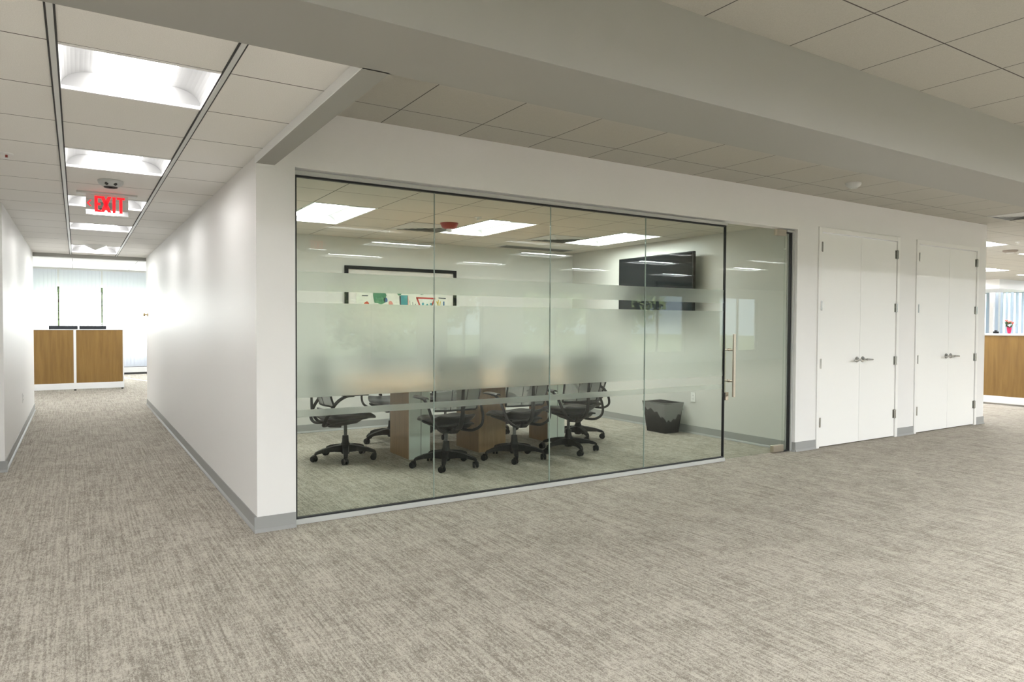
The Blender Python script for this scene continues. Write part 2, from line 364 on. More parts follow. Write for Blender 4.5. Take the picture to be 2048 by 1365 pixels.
# ---------------------------------------------------------------- walls
T = 0.12
b = MB()
b.box(0, 0.245, 0, T, 0, HC+0.3).box(0.245, 5.485, 0, T, 2.36, HC+0.3).box(5.485, 5.84, 0, T, 0, HC+0.3)
b.box(5.84, 7.45, 0, T, 2.415, HC+0.3).box(7.45, 7.83, 0, T, 0, HC+0.3).box(7.83, 9.42, 0, T, 2.415, HC+0.3).box(9.42, 9.64, 0, T, 0, HC+0.3)
struct(b.build('wall_front', paint), 'pale grey wall holding the glass partition and closet doors', 'wall')
struct(MB().box(0, T, T, CL, 0, HC+0.3).build('wall_corridor_right', paint), 'white corridor wall beside the meeting room', 'wall')
struct(MB().box(T, 9.64, CL-T, CL, 0, HC+0.3).build('wall_core_back', paint), 'wall closing the core behind the meeting room', 'wall')
struct(MB().box(9.64-T, 9.64, T, CL-T, 0, HC+0.3).build('wall_core_right', paint), 'end wall beside the right closet doors', 'wall')
struct(MB().box(-9, -1.52, 3.03, CL, 0, HC+0.3).build('wall_corridor_left', paint), 'white wall on the left side of the corridor', 'wall')
struct(MB().box(T, 5.60, 3.90, 4.0, 0, 3.0).build('wall_meeting_back', meeting_paint), 'meeting room back wall carrying the framed picture', 'wall')
struct(MB().box(5.475, 5.60, T, 3.90, 0, 3.0).build('wall_meeting_right', meeting_paint), 'meeting room wall carrying the television', 'wall')
struct(MB().box(5.60, 9.64-T, 0.75, 0.85, 0, 3.0).build('wall_closet_back', paint), 'back wall inside the closets', 'wall')
struct(MB().box(-9.12, -9, -13.2, 16.4, 0, 3.0).build('wall_left', paint), 'far left wall of the hall', 'wall')
struct(MB().box(9.64, 25.3, 8.2, 8.32, 0, 3.0).build('wall_right_office_back', paint), 'back wall of the right office', 'wall')
struct(MB().box(9.64, 9.76, CL, 16.4, 0, 3.0).build('wall_far_right', paint), 'right wall of the far office', 'wall')

def window_wall(name, label, axis, pos, thick, a0, a1, openings, z0, z1):
    b = MB(); cur = a0
    def bx(s0, s1, za, zb):
        if axis == 'y': b.box(s0, s1, pos, pos+thick, za, zb)
        else: b.box(pos, pos+thick, s0, s1, za, zb)
    for (p, q) in openings:
        bx(cur, p, 0, 3.0); bx(p, q, 0, z0); bx(p, q, z1, 3.0); cur = q
    bx(cur, a1, 0, 3.0)
    return struct(b.build(name, paint), label, 'wall')
back_open = [(-6.5, -3.9), (-2.5, -0.2), (4.45, 7.15), (8.0, 9.2), (10.6, 13.2), (15.0, 17.6), (19.4, 21.6)]
window_wall('wall_back', 'window wall behind the camera, seen reflected in the glass', 'y', -13.2, 0.2, -9, 25.3, back_open, 0.35, 2.42)
far_open = [(-7.5, -4.6), (-4.3, -2.2), (-2.0, 1.6), (1.9, 4.6), (5.0, 8.6)]
window_wall('wall_far', 'window wall at the far end past the corridor', 'y', 16.2, 0.2, -9, 9.7, far_open, 0.72, 2.30)
right_open = [(-11.5, -8.0), (-7.5, -4.0), (-3.4, 0.2), (0.6, 3.6), (3.9, 6.22), (6.5, 8.0)]
window_wall('wall_right', 'window wall of the right office behind the blinds', 'x', 25.1, 0.2, -13.2, 8.3, right_open, 0.8, 2.5)
nwin = 0
def win(axis, pos, p, q, z0, z1, label):
    global nwin; nwin += 1
    e = thing('window_%d' % nwin, label, 'window', kind='structure')
    f = MB(); fr = 0.05
    def bx(m, s0, s1, za, zb, d0, d1):
        if axis == 'y': m.box(s0, s1, pos+d0, pos+d1, za, zb)
        else: m.box(pos+d0, pos+d1, s0, s1, za, zb)
    for (s0, s1, za, zb) in ((p, p+fr, z0, z1), (q-fr, q, z0, z1), (p+fr, q-fr, z0, z0+fr), (p+fr, q-fr, z1-fr, z1), ((p+q)/2-0.03, (p+q)/2+0.03, z0+fr, z1-fr)):
        bx(f, s0, s1, za, zb, 0.06, 0.13)
    f.build('window_frame', grey_plastic, e)
    g = MB(); bx(g, p+fr, q-fr, z0+fr, z1-fr, 0.09, 0.10); g.build('pane', sidelight_glass, e)
for i, (p, q) in enumerate(back_open): win('y', -13.2, p, q, 0.35, 2.42, 'window behind the camera showing trees outside')
for i, (p, q) in enumerate(far_open): win('y', 16.2, p, q, 0.72, 2.30, 'bright window behind vertical blinds past the corridor')
for i, (p, q) in enumerate(right_open): win('x', 25.1, p, q, 0.8, 2.5, 'daylit window behind vertical blinds in the right office')

# ---------------------------------------------------------------- baseboards (vinyl cove base with a toe)
def baseboard(name, label, pts):      # pts: segments ((x0,y0),(x1,y1),(nx,ny)) outward normal
    b = MB()
    for (x0, y0), (x1, y1), (nx, ny) in pts:
        prof = [(0, 0.10), (0.005, 0.10), (0.006, 0.022), (0.016, 0.008), (0.018, 0.0), (0, 0.0)]
        ex, ey = (x1-x0), (y1-y0); l = math.hypot(ex, ey); k = len(b.v)
        for (xx, yy) in ((x0, y0), (x1, y1)):
            for d, z in prof: b.v.append((xx+nx*d, yy+ny*d, z))
        n = len(prof)
        for i in range(n): b.f.append((k+i, k+(i+1) % n, k+n+(i+1) % n, k+n+i))
        b.f.append(tuple(k+i for i in range(n))); b.f.append(tuple(k+n+i for i in reversed(range(n))))
    return struct(b.build(name, base_vinyl), label, 'baseboard')
baseboard('baseboard_front', 'grey vinyl baseboard along the glass and closet wall', [((-0.018,0),(0.245,0),(0,-1)), ((5.485,0),(5.84,0),(0,-1)), ((7.45,0),(7.83,0),(0,-1)), ((9.42,0),(9.65,0),(0,-1)), ((5.485,0),(5.485,0.04),(-1,0))])
baseboard('baseboard_corridor_right', 'grey vinyl baseboard on the right corridor wall', [((0,0),(0,CL),(-1,0)), ((0,CL),(9.64,CL),(0,1))])
baseboard('baseboard_corridor_left', 'grey vinyl baseboard on the left corridor wall', [((-1.52,3.03),(-1.52,CL),(1,0)), ((-9,3.03),(-1.50,3.03),(0,-1))])
baseboard('baseboard_meeting_back', 'grey vinyl baseboard at the back of the meeting room', [((T,3.90),(5.475,3.90),(0,-1))])
baseboard('baseboard_meeting_right', 'grey vinyl baseboard under the television wall', [((5.475,T),(5.475,3.90),(-1,0))])
baseboard('baseboard_right', 'grey vinyl baseboard on the end wall by the closets', [((9.64,0),(9.64,CL),(1,0))])

# ---------------------------------------------------------------- glass partition
GY0, GY1 = 0.060, 0.072
joints = [0.275, 1.278, 2.332, 3.384, 4.437]
b = MB().box(0.25, 4.437, 0.035, 0.095, 2.322, 2.348)
struct(b.build('trim_6', channel_metal, bevel=0.002), 'white channel along the top of the glass wall', 'channel')
b = MB().box(0.25, 4.437, 0.035, 0.095, 0.0, 0.034)
struct(b.build('trim_7', channel_metal, bevel=0.002), 'white sill channel under the glass wall', 'channel')
b = MB().box(0.255, 4.437, 0.052, 0.08, 0.034, 0.044).box(0.255, 4.437, 0.052, 0.08, 2.309, 2.322).box(0.255, 0.268, 0.052, 0.08, 0.044, 2.309).box(4.430, 4.437, 0.052, 0.08, 0.044, 2.309)
struct(b.build('trim_8', black_rubber), 'black gasket framing the glass wall panes', 'gasket')
b = MB().box(5.462, 5.485, 0.035, 0.095, 0.0, 2.348).box(5.36, 5.462, 0.035, 0.095, 2.328, 2.348)
struct(b.build('trim_9', channel_metal, bevel=0.002), 'white jamb channel right of the glass door', 'channel')
b = MB().box(5.448, 5.462, 0.05, 0.082, 0.005, 2.328).box(5.38, 5.448, 0.052, 0.08, 2.318, 2.328).box(5.37, 5.448, 0.052, 0.08, 0.005, 0.015)
struct(b.build('trim_10', black_rubber), 'black gasket line right of the glass door', 'gasket')
b = MB()
for j in joints[1:4]: b.box(j-0.0025, j+0.0025, GY0+0.001, GY1-0.001, 0.044, 2.309)
struct(b.build('trim_11', silicone), 'thin silicone joints between the glass panes', 'joint')
names = ['leftmost glass pane beside the corridor corner, frosted across the middle', 'second glass pane from the corridor corner, frosted across the middle', 'third glass pane from the corridor corner, frosted across the middle', 'frosted-banded glass pane directly left of the glass door']
for i in range(4):
    x0 = joints[i]+(0.003 if i else -0.007); x1 = joints[i+1]-(0.003 if i < 3 else 0.007)
    e = thing('glass_partition', names[i], 'glass partition', ((x0+x1)/2, 0.066, 0.044), group='panes of the meeting room glass wall')
    c = (x0+x1)/2
    MB().box(x0-c, x1-c, GY0-0.066, GY1-0.066, 0, 2.265).build('pane', glass, e)
    for (za, zb) in ((0.713, 0.760), (0.842, 1.480), (1.560, 1.690)):
        o = MB().box(x0-c, x1-c, GY1-0.066+0.0005, GY1-0.066+0.0035, za-0.044, zb-0.044).build('frosted_film', film, e)
        o['label'] = 'frosted privacy band on the glass'
# glass door
e = thing('glass_door', 'frameless clear glass door with a long steel pull, right end of glass wall', 'door', (5.36, 0.066, 0))
MB().box(-0.915, -0.003, -0.006, 0.006, 0.012, 2.345).build('pane', glass, e)
h = MB()
for s in (-1, 1):
    h.cyl((-0.845, s*0.062, 0.635), (-0.845, s*0.062, 1.255), 0.0155, n=16)
h.build('pull_handle', brass_steel, e, smooth=True)
h = MB()
for z in (0.79, 1.10):
    h.cyl((-0.845, -0.05, z), (-0.845, 0.05, z), 0.009, n=12); 
    for s in (-1, 1): h.cyl((-0.845, s*0.006, z), (-0.845, s*0.014, z), 0.015, n=14)
h.build('handle_post', brass_steel, e, smooth=True)
MB().box(-0.155, -0.001, -0.022, 0.022, 2.285, 2.350).build('patch_fitting', brass_steel, e, bevel=0.003)
MB().box(-0.165, -0.001, -0.024, 0.024, 0.010, 0.082).build('patch_fitting', brass_steel, e, bevel=0.003)
MB().box(-0.912, -0.87, -0.02, 0.02, 0.60, 0.68).build('door_lock', brass_steel, e, bevel=0.003)
e = thing('glass_sidelight', 'narrow fixed glass strip between glass door and right jamb', 'glass partition', (5.405, 0.066, 0.015))
MB().box(-0.041, 0.043, -0.006, 0.006, 0, 2.303).build('pane', glass, e)

# ---------------------------------------------------------------- closet doors
def frame(n, x0, x1, label):
    b = MB(); t = 0.052
    b.box(x0, x0+t, -0.014, 0.10, 0, 2.415).box(x1-t, x1, -0.014, 0.10, 0, 2.415).box(x0+t, x1-t, -0.014, 0.10, 2.415-t, 2.415)
    struct(b.build('trim_%d' % n, paint_trim, bevel=0.003), label, 'door frame')
frame(12, 5.84, 7.45, 'white frame around the left pair of closet doors')
frame(13, 7.83, 9.42, 'white frame around the right pair of closet doors')
def lever(parent, x, z, d):
    l = MB()
    l.lathe((x, 0, z), [(0.0, -0.012), (0.030, -0.011), (0.034, -0.006), (0.034, 0.0)], 24, 'y')
    l.cyl((x, -0.01, z), (x, -0.055, z), 0.011, n=14)
    l.tube([(x, -0.055, z), (x+d*0.02, -0.060, z), (x+d*0.07, -0.060, z-0.002), (x+d*0.125, -0.052, z-0.004)], [0.012, 0.011, 0.010, 0.009], 12)
    o = l.build('door_handle', chrome, parent, smooth=True); o['label'] = 'satin metal lever handle'
nd = 0
def leaf(x0, x1, hinge_left, label):
    global nd; nd += 1
    e = thing('door_%d' % nd, label, 'door', (x0, 0.0, 0.012), kind='structure')
    MB().box(0, x1-x0, 0.0, 0.044, 0, 2.343).build('door_panel', door_paint, e, bevel=0.002)
    lx = (x1-x0-0.055) if hinge_left else 0.055
    lever(e, lx, 0.945, -1 if hinge_left else 1)
    hx = 0.006 if hinge_left else x1-x0-0.006
    for z in (0.27, 0.915, 1.55, 2.19):
        hb = MB().cyl((hx, -0.010, z-0.055), (hx, -0.010, z+0.055), 0.0085, n=12)
        hb.box(hx-0.026, hx+0.026, -0.0165, 0.001, z-0.05, z+0.05) if False else hb.box(min(hx, hx+0.03*(1 if hinge_left else -1)), max(hx, hx+0.03*(1 if hinge_left else -1)), -0.003, 0.001, z-0.05, z+0.05)
        hb.box(hx-0.02 if hinge_left else hx, hx if hinge_left else hx+0.02, -0.0175, -0.0145, z-0.05, z+0.05)
        hb.build('hinge', chrome, e, smooth=True)
leaf(5.895, 6.652, True, 'white closet door leaf nearest the glass wall, hinged on its left')
leaf(6.656, 7.395, False, 'right leaf of the white closet pair nearest the glass wall')
leaf(7.885, 8.655, True, 'left leaf of the far right white closet pair')
leaf(8.6585, 9.365, False, 'rightmost white closet door leaf, next to the wall end')

# ---------------------------------------------------------------- ceiling troffers
def troffer(w, l, axis):      # local mesh data centred at origin, z=0 at ceiling plane; lens runs along axis
    key = (round(w,3), round(l,3), axis)
    rim = MB(); t = 0.018; W, Lg = w/2, l/2     # w across, l along
    def P(a, c, z): return (a, c, z) if axis == 'y' else (c, a, z)      # a: across, c: along
    def bx(m, a0, a1, c0, c1, z0, z1):
        if axis == 'y': m.box(a0, a1, c0, c1, z0, z1)
        else: m.box(c0, c1, a0, a1, z0, z1)
    bx(rim, -W, -W+t, -Lg, Lg, -0.004, 0.012); bx(rim, W-t, W, -Lg, Lg, -0.004, 0.012)
    bx(rim, -W+t, W-t, -Lg, -Lg+t, -0.004, 0.012); bx(rim, -W+t, W-t, Lg-t, Lg, -0.004, 0.012)
    cove = MB(); a_in = 0.52*W
    for s in (-1, 1):
        prof = [(s*(a_in+(W-t-a_in)*math.cos(q*math.pi/20)), 0.012+0.076*math.sin(q*math.pi/20)) for q in range(11)]
        for (a0, z0), (a1, z1) in zip(prof[:-1], prof[1:]): cove.quad(P(a0, -Lg+t, z0), P(a0, Lg-t, z0), P(a1, Lg-t, z1), P(a1, -Lg+t, z1))
    bx(cove, -W, W, -Lg, -Lg+t-0.001, 0.012, 0.11); bx(cove, -W, W, Lg-t+0.001, Lg, 0.012, 0.11)
    bx(cove, -W, W, -Lg, Lg, 0.10, 0.11); bx(cove, -W, -W+0.004, -Lg, Lg, 0.0, 0.11); bx(cove, W-0.004, W, -Lg, Lg, 0.0, 0.11)
    ln = MB(); n = 10
    for i in range(n):
        u0, u1 = -1+2*i/n, -1+2*(i+1)/n; f = lambda u: 0.086-0.064*math.sqrt(max(0, 1-u*u))
        ln.quad(P(u0*a_in, -Lg+t, f(u0)), P(u0*a_in, Lg-t, f(u0)), P(u1*a_in, Lg-t, f(u1)), P(u1*a_in, -Lg+t, f(u1)))
    return rim, cove, ln
TPL = {}
def add_troffer(h, z, axis, label, group, lm_):
    x0, x1, y0, y1 = h; w, l = ((x1-x0), (y1-y0)) if axis == 'y' else ((y1-y0), (x1-x0))
    key = (round(w,3), round(l,3), axis, lm_.name)
    if key not in TPL:
        e = thing('ceiling_light', label, 'light', ((x0+x1)/2, (y0+y1)/2, z), group=group)
        a, c, ln = troffer(w, l, axis)
        a.build('frame', troffer_white, e); c.build('reflector', troffer_cove, e, smooth=True); ln.build('lens', lm_, e, smooth=True)
        TPL[key] = e
    else:
        e = copy_tree(TPL[key]); e.location = ((x0+x1)/2, (y0+y1)/2, z)
    tag(e, label, 'light', group)
    return e
nm = ['nearest square recessed light in the corridor ceiling', 'second square recessed corridor light, in front of the exit sign', 'third square corridor light, partly behind the exit sign', 'fourth square corridor light, just past the exit sign', 'farthest corridor ceiling light, at the corridor end']
for h, n_ in zip(corr_lights, nm): add_troffer(h, HK, 'y', n_, 'recessed lights along the corridor', lens_corr)
for h in added_side_lights: add_troffer(h, HK, 'y', 'added unseen square light left of the corridor, brightening the corridor wall corner', 'added unseen lights left of the corridor', lens_added)
nm = ['recessed meeting room light nearest the corridor, above the table left end', 'middle recessed meeting room light beside the red alarm', 'recessed meeting room light nearest the television']
for h, n_ in zip(meet_lights, nm): add_troffer(h, HM, 'y', n_, 'recessed lights in the meeting room', lens_meet)
right_named = {(17,-2): 'bright hall light just right of the wall end, nearest and highest', (22,-2): 'small light at the right picture edge, upper one', (27,-6): 'second light down beside the wall end in the right office', (32,-6): 'small light at the right picture edge, lower one', (37,-10): 'farthest light of the right office, beside the white bulkhead'}
for h in hall_lights:
    lab = 'recessed light in the open office ceiling outside the view'
    for (kx, ky), t_ in right_named.items():
        if abs(h[0]-GX(kx)) < .01 and abs(h[2]-GY(ky)) < .01: lab = t_
    add_troffer(h, HC, 'x', lab, 'recessed lights of the open office', lens_hall)
for i, h in enumerate(far_lights): add_troffer(h, HF, 'x', 'ceiling light of the far office seen over the corridor end desk' if i == 1 else 'ceiling light of the far office outside the view', 'lights of the far office', lens_far)

# ---------------------------------------------------------------- chairs
dark_steel = principled('dark_steel', (0.09, 0.095, 0.10), 0.3, 0.6)
def make_chair():
    e = thing('office_chair', 'chair', 'chair', group='black task chairs around the meeting table')
    b = MB()
    for k in range(5):
        a = 2*math.pi*k/5; ca, sa = math.cos(a), math.sin(a)
        prev = None
        for r, zt, th, hw in ((0.03, 0.150, 0.075, 0.032), (0.12, 0.142, 0.055, 0.027), (0.22, 0.122, 0.036, 0.022), (0.29, 0.098, 0.026, 0.019), (0.305, 0.080, 0.018, 0.016)):
            c = [(r*ca+sa*hw*s, r*sa-ca*hw*s, z) for z in (zt-th, zt) for s in (-1, 1)]
            if prev: b.hexa([prev[0], c[0], c[1], prev[1], prev[2], c[2], c[3], prev[3]])
            prev = c
    b.lathe((0,0,0), [(0.036, 0.055), (0.044, 0.075), (0.046, 0.15), (0.034, 0.175), (0.030, 0.235), (0.028, 0.24)], 20)
    b.build('base', black_plastic, e, bevel=0.003)
    w_ = MB()
    for s in (-1, 1): w_.lathe((s*0.016, 0.018, 0.0), [(0.012, -0.011), (0.027, -0.010), (0.030, -0.004), (0.030, 0.004), (0.027, 0.010), (0.012, 0.011)], 20, 'x')
    w_.cyl((-0.02, 0.018, 0.0), (0.02, 0.018, 0.0), 0.007, n=10)
    w_.cyl((0, 0, 0.0), (0, 0, 0.055), 0.008, n=10)
    w_.hexa([(-0.006,-0.012,0.0),(0.006,-0.012,0.0),(0.006,0.03,0.012),(-0.006,0.03,0.012),(-0.010,-0.012,0.036),(0.010,-0.012,0.036),(0.010,0.030,0.036),(-0.010,0.030,0.036)])
    c0 = w_.build('caster', black_plastic, e, smooth=True)
    for k in range(1, 5):
        c = c0.copy(); COL.objects.link(c); c.parent = e
    MB().cyl((0,0,0.235), (0,0,0.37), 0.0165, n=16).build('gas_lift', dark_steel, e, smooth=True)
    m = MB()
    m.hexa([(-0.05,-0.10,0.335),(0.05,-0.10,0.335),(0.05,0.10,0.355),(-0.05,0.10,0.355),(-0.12,-0.18,0.415),(0.12,-0.18,0.415),(0.12,0.17,0.415),(-0.12,0.17,0.415)])
    m.hexa([(-0.035,-0.17,0.33),(0.035,-0.17,0.33),(0.035,-0.05,0.32),(-0.035,-0.05,0.32),(-0.06,-0.24,0.40),(0.06,-0.24,0.40),(0.06,-0.05,0.39),(-0.06,-0.05,0.39)])
    m.build('mechanism', black_plastic, e, bevel=0.008)
    def seat_fn(u, v):
        y = -0.235+0.49*u; wd = 0.235*(1-0.10*(2*u-1)**2)*(0.90+0.10*math.sin(math.pi*min(1, u*1.3))); x = (2*v-1)*wd
        z = 0.475 + 0.018*(2*v-1)**2 - 0.040*max(0, u-0.72)**2/0.078 + 0.045*max(0, 0.25-u)**2/0.0625
        ed = max(abs(2*v-1), abs(2*u-1)); z -= 0.016*max(0, ed-0.82)/0.18
        return (x, y, z)
    def seat_th(u, v):
        ed = max(abs(2*v-1), abs(2*u-1)); return (0, 0, -0.085*(1-0.70*max(0, ed-0.6)/0.4))
    s = MB().grid(seat_fn, 12, 12, seat_th); s.build('seat', black_leather, e, smooth=True, subsurf=1)
    # seat shell under the cushion
    s = MB().grid(lambda u, v: ((2*v-1)*0.205*(1-0.15*(2*u-1)**2), -0.235+0.40*u, 0.425), 8, 10, lambda u, v: (0, 0, -0.012-0.060*max(0, (1-(2*v-1)**2))**0.6*(1-0.75*u)*min(1, 8*u)))
    s.build('seat_shell', black_plastic, e, smooth=True)
    def back_pt(u, v):       # u up, v across
        x = (2*v-1)*(0.215+0.018*math.sin(math.pi*u)-0.03*max(0, u-0.8)/0.2)
        y = -0.225 - 0.06*u - 0.035*math.sin(math.pi*u*0.9) + 0.045*(2*v-1)**2
        return (x, y, 0.555+0.465*u)
    bk = MB().grid(back_pt, 10, 12, lambda u, v: (0, -0.010, 0)); bo = bk.build('backrest', meshfab, e, smooth=True)
    fr = MB()
    ring = [back_pt(u/8, 0) for u in range(9)] + [back_pt(1, v/6) for v in range(1, 7)] + [back_pt(1-u/8, 1) for u in range(1, 9)] + [back_pt(0, 1-v/6) for v in range(1, 7)]
    fr.tube([(p[0], p[1]-0.005, p[2]) for p in ring], 0.0105, 8)
    fr.build('back_frame', black_plastic, bo, smooth=True)
    sm = MB()
    for v in (0.33, 0.67): sm.tube([(back_pt(u/6, v)[0], back_pt(u/6, v)[1]-0.011, back_pt(u/6, v)[2]) for u in range(7)], 0.0035, 6)
    sm.build('seam', black_plastic, bo, smooth=True)
    sp = MB()
    sp.tube([(0, -0.15, 0.37), (0, -0.27, 0.40), (0, -0.325, 0.50), (0, -0.335, 0.66), (0, -0.345, 0.80)], [0.028, 0.026, 0.022, 0.018, 0.012], 10, flat=0.6)
    sp.build('back_support', black_plastic, e, smooth=True)
    for s in (-1, 1):
        a = MB()
        a.tube([(s*0.05, -0.16, 0.375), (s*0.14, -0.255, 0.365), (s*0.225, -0.275, 0.41), (s*0.262, -0.24, 0.50), (s*0.268, -0.17, 0.60), (s*0.265, -0.08, 0.650), (s*0.26, 0.0, 0.655)], [0.018, 0.018, 0.017, 0.016, 0.016, 0.015, 0.013], 10, flat=0.75)
        ao = a.build('armrest', black_plastic, e, smooth=True)
        MB().grid(lambda u, v, s=s: (s*0.258+(2*v-1)*0.040*(1-0.35*(2*u-1)**4), -0.115+0.25*u, 0.678-0.01*(2*v-1)**2-0.006*(2*u-1)**4), 8, 6, lambda u, v: (0, 0, -0.024*(1-0.5*max(abs(2*v-1), abs(2*u-1))**4))).build('arm_pad', black_leather, ao, smooth=True)
    return e
def set_base(e, phi, rz):
    cs = [c for c in kids(e) if c.name.startswith('caster')]; bs = [c for c in kids(e) if c.name.split('.')[0] == 'base'][0]
    a0 = phi-rz; bs.rotation_euler = (0, 0, a0)
    for k, c in enumerate(cs):
        a = a0+2*math.pi*k/5; c.location = (0.300*math.cos(a), 0.300*math.sin(a), 0.030)
        c.rotation_euler = (0, 0, random.uniform(-0.5, 0.5)+(0 if k % 2 else 0.7)-rz)
chairs = [
 (1.97, 1.235, 0, -121, 'black task chair leftmost on the near side of the table, behind the second glass pane'),
 (2.72, 1.215, 0, -118, 'black task chair in the middle of the near side of the table'),
 (3.42, 1.25, 0, -100, 'black task chair at the right of the near table side'),
 (1.27, 2.045, -90, 180, 'black task chair alone at the left end of the table'),
 (4.02, 1.86, 90, -34, 'black task chair at the right table end near the bin'),
 (2.06, 2.80, 180, 190, 'black task chair on the far side, behind the left pedestal'),
 (2.76, 2.82, 180, 170, 'black task chair on the far side, behind the middle pedestal'),
 (3.46, 2.84, 180, 200, 'black task chair on the far side, behind the right pedestal')]
proto = make_chair()
cl_ = [proto] + [copy_tree(proto) for _ in chairs[1:]]
for c, (x, y, rz, ph, lab) in zip(cl_, chairs):
    c.location = (x, y, 0); c.rotation_euler = (0, 0, R(rz)); tag(c, lab, 'chair', 'black task chairs around the meeting table')
    set_base(c, R(ph), R(rz))

# ---------------------------------------------------------------- meeting table
e = thing('meeting_table', 'long maple meeting table on three pedestals behind the frosted glass', 'table', (2.70, 1.97, 0))
top = MB(); n = 24; ring = []
def se(a, hx=1.45, hy=0.56, p=5.0):
    c, s_ = math.cos(a), math.sin(a); return (math.copysign(abs(c)**(2/p), c)*hx, math.copysign(abs(s_)**(2/p), s_)*hy)
m = 48; ring = [se(2*math.pi*(k+0.5)/m) for k in range(m)]
b0 = len(top.v)
for z in (0.695, 0.735): top.v += [(x, y, z) for x, y in ring]
top.f.append(tuple(range(m))); top.f.append(tuple(range(m, 2*m)))
for k in range(m): top.f.append((k, (k+1) % m, m+(k+1) % m, m+k))
top.build('tabletop', wood_top, e, bevel=0.004)
for (x0, x1, y0, y1, metal) in ((-0.905, -0.68, -0.27, 0.21, True), (-0.13, 0.20, -0.30, 0.20, False), (0.86, 1.09, -0.14, 0.24, True)):
    p = MB().box(x0, x1, y0, y1, 0.0, 0.695).build('pedestal', wood_dark, e, bevel=0.002)
    if metal:
        q = MB().box(x0, x1, y0-0.012, y0, 0.0, 0.695)
        q2 = q.build('front_panel', brushed_panel, p); q2['label'] = 'pale metal front panel'
        MB().box(x0+(x1-x0)*0.55, x0+(x1-x0)*0.57, y0-0.013, y0-0.011, 0, 0.695).build('seam', dark_gap, p)

# ---------------------------------------------------------------- television
e = thing('television', 'large black television on the meeting room right wall', 'television', (5.470, 1.995, 1.44))
MB().box(-0.135, -0.090, -0.675, 0.675, 0.0, 0.80).build('screen_housing', black_plastic, e, bevel=0.004)
MB().box(-0.1365, -0.1345, -0.662, 0.662, 0.022, 0.788).build('screen', tv_glass, e)
MB().box(-0.092, -0.030, -0.25, 0.25, 0.2, 0.6).box(-0.035, 0.0, -0.15, 0.15, 0.25, 0.55).build('wall_bracket', black_plastic, e)

# ---------------------------------------------------------------- framed picture
e = thing('framed_picture', 'wide black-framed colourful picture on the meeting room back wall', 'picture', (2.67, 3.90, 1.15))
W, H = 0.785, 0.925; f = MB(); t = 0.042
f.box(-W, -W+t, -0.035, 0, 0, H).box(W-t, W, -0.035, 0, 0, H).box(-W+t, W-t, -0.035, 0, 0, t).box(-W+t, W-t, -0.035, 0, H-t, H)
f.build('frame', black_plastic, e)
mat_board = principled('mat_board', (0.80, 0.78, 0.72), 0.7)
MB().box(-W+t, W-t, -0.012, -0.002, t, H-t).build('mat_board', mat_board, e)
art_base = principled('art_paper', (0.78, 0.80, 0.70), 0.8)
MB().box(-W+0.15, W-0.15, -0.014, -0.012, 0.13, H-0.13).build('drawing', art_base, e)
cols = dict(red=(0.55,0.06,0.04), green=(0.10,0.28,0.16), teal=(0.05,0.30,0.34), yellow=(0.75,0.55,0.08), blue=(0.04,0.12,0.30), pink=(0.75,0.30,0.25), dark=(0.03,0.04,0.06))
AM = {k: principled('art_'+k, v, 0.8) for k, v in cols.items()}
def artpart(nm_, col, fn):
    b_ = MB(); fn(b_); o_ = b_.build(nm_, AM[col], e); o_['label'] = col + ' painted marks'; return o_
YA = -0.0155
def ln(b_, x0, z0, x1, z1, w_):
    d = Vector((x1-x0, 0, z1-z0)).normalized(); nn = Vector((-d.z, 0, d.x))*w_/2
    p = [Vector((x0, YA, z0))+nn, Vector((x0, YA, z0))-nn, Vector((x1, YA, z1))-nn, Vector((x1, YA, z1))+nn]
    q = [v+Vector((0, 0.0015, 0)) for v in p]; b_.hexa([p[0], p[1], q[1], q[0], p[3], p[2], q[2], q[3]])
def blob(b_, x, z, r, n_=14, jag=0.25):
    ring = [(x+r*(1+random.uniform(-jag, jag))*math.cos(2*math.pi*k/n_), z+r*(1+random.uniform(-jag, jag))*math.sin(2*math.pi*k/n_)) for k in range(n_)]
    k0 = len(b_.v); b_.v += [(a, YA, c) for a, c in ring] + [(a, YA+0.0015, c) for a, c in ring]
    b_.f.append(tuple(range(k0, k0+n_))); b_.f.append(tuple(reversed(range(k0+n_, k0+2*n_))))
    for k in range(n_): b_.f.append((k0+k, k0+(k+1) % n_, k0+n_+(k+1) % n_, k0+n_+k))
artpart('painted_shape', 'red', lambda b_: (ln(b_, 0.19, 0.54, 0.47, 0.535, 0.022), ln(b_, 0.20, 0.54, 0.27, 0.38, 0.022), ln(b_, 0.46, 0.54, 0.40, 0.38, 0.018), blob(b_, -0.50, 0.44, 0.035)))
artpart('painted_shape', 'green', lambda b_: (blob(b_, -0.33, 0.56, 0.105), blob(b_, -0.05, 0.62, 0.05), blob(b_, 0.30, 0.64, 0.06)))
artpart('painted_shape', 'teal', lambda b_: (ln(b_, 0.02, 0.36, 0.02, 0.57, 0.10), blob(b_, 0.29, 0.46, 0.018), blob(b_, 0.35, 0.44, 0.02), blob(b_, 0.41, 0.46, 0.018)))
artpart('painted_shape', 'yellow', lambda b_: (ln(b_, 0.49, 0.5, 0.54, 0.4, 0.012), ln(b_, 0.52, 0.52, 0.50, 0.39, 0.012), ln(b_, 0.55, 0.5, 0.52, 0.38, 0.012), ln(b_, -0.2, 0.3, 0.3, 0.28, 0.02)))
artpart('painted_shape', 'blue', lambda b_: (ln(b_, -0.14, 0.41, 0.0, 0.40, 0.018), ln(b_, 0.6, 0.5, 0.6, 0.38, 0.02), ln(b_, -0.55, 0.40, -0.6, 0.38, 0.02), blob(b_, -0.24, 0.5, 0.03)))
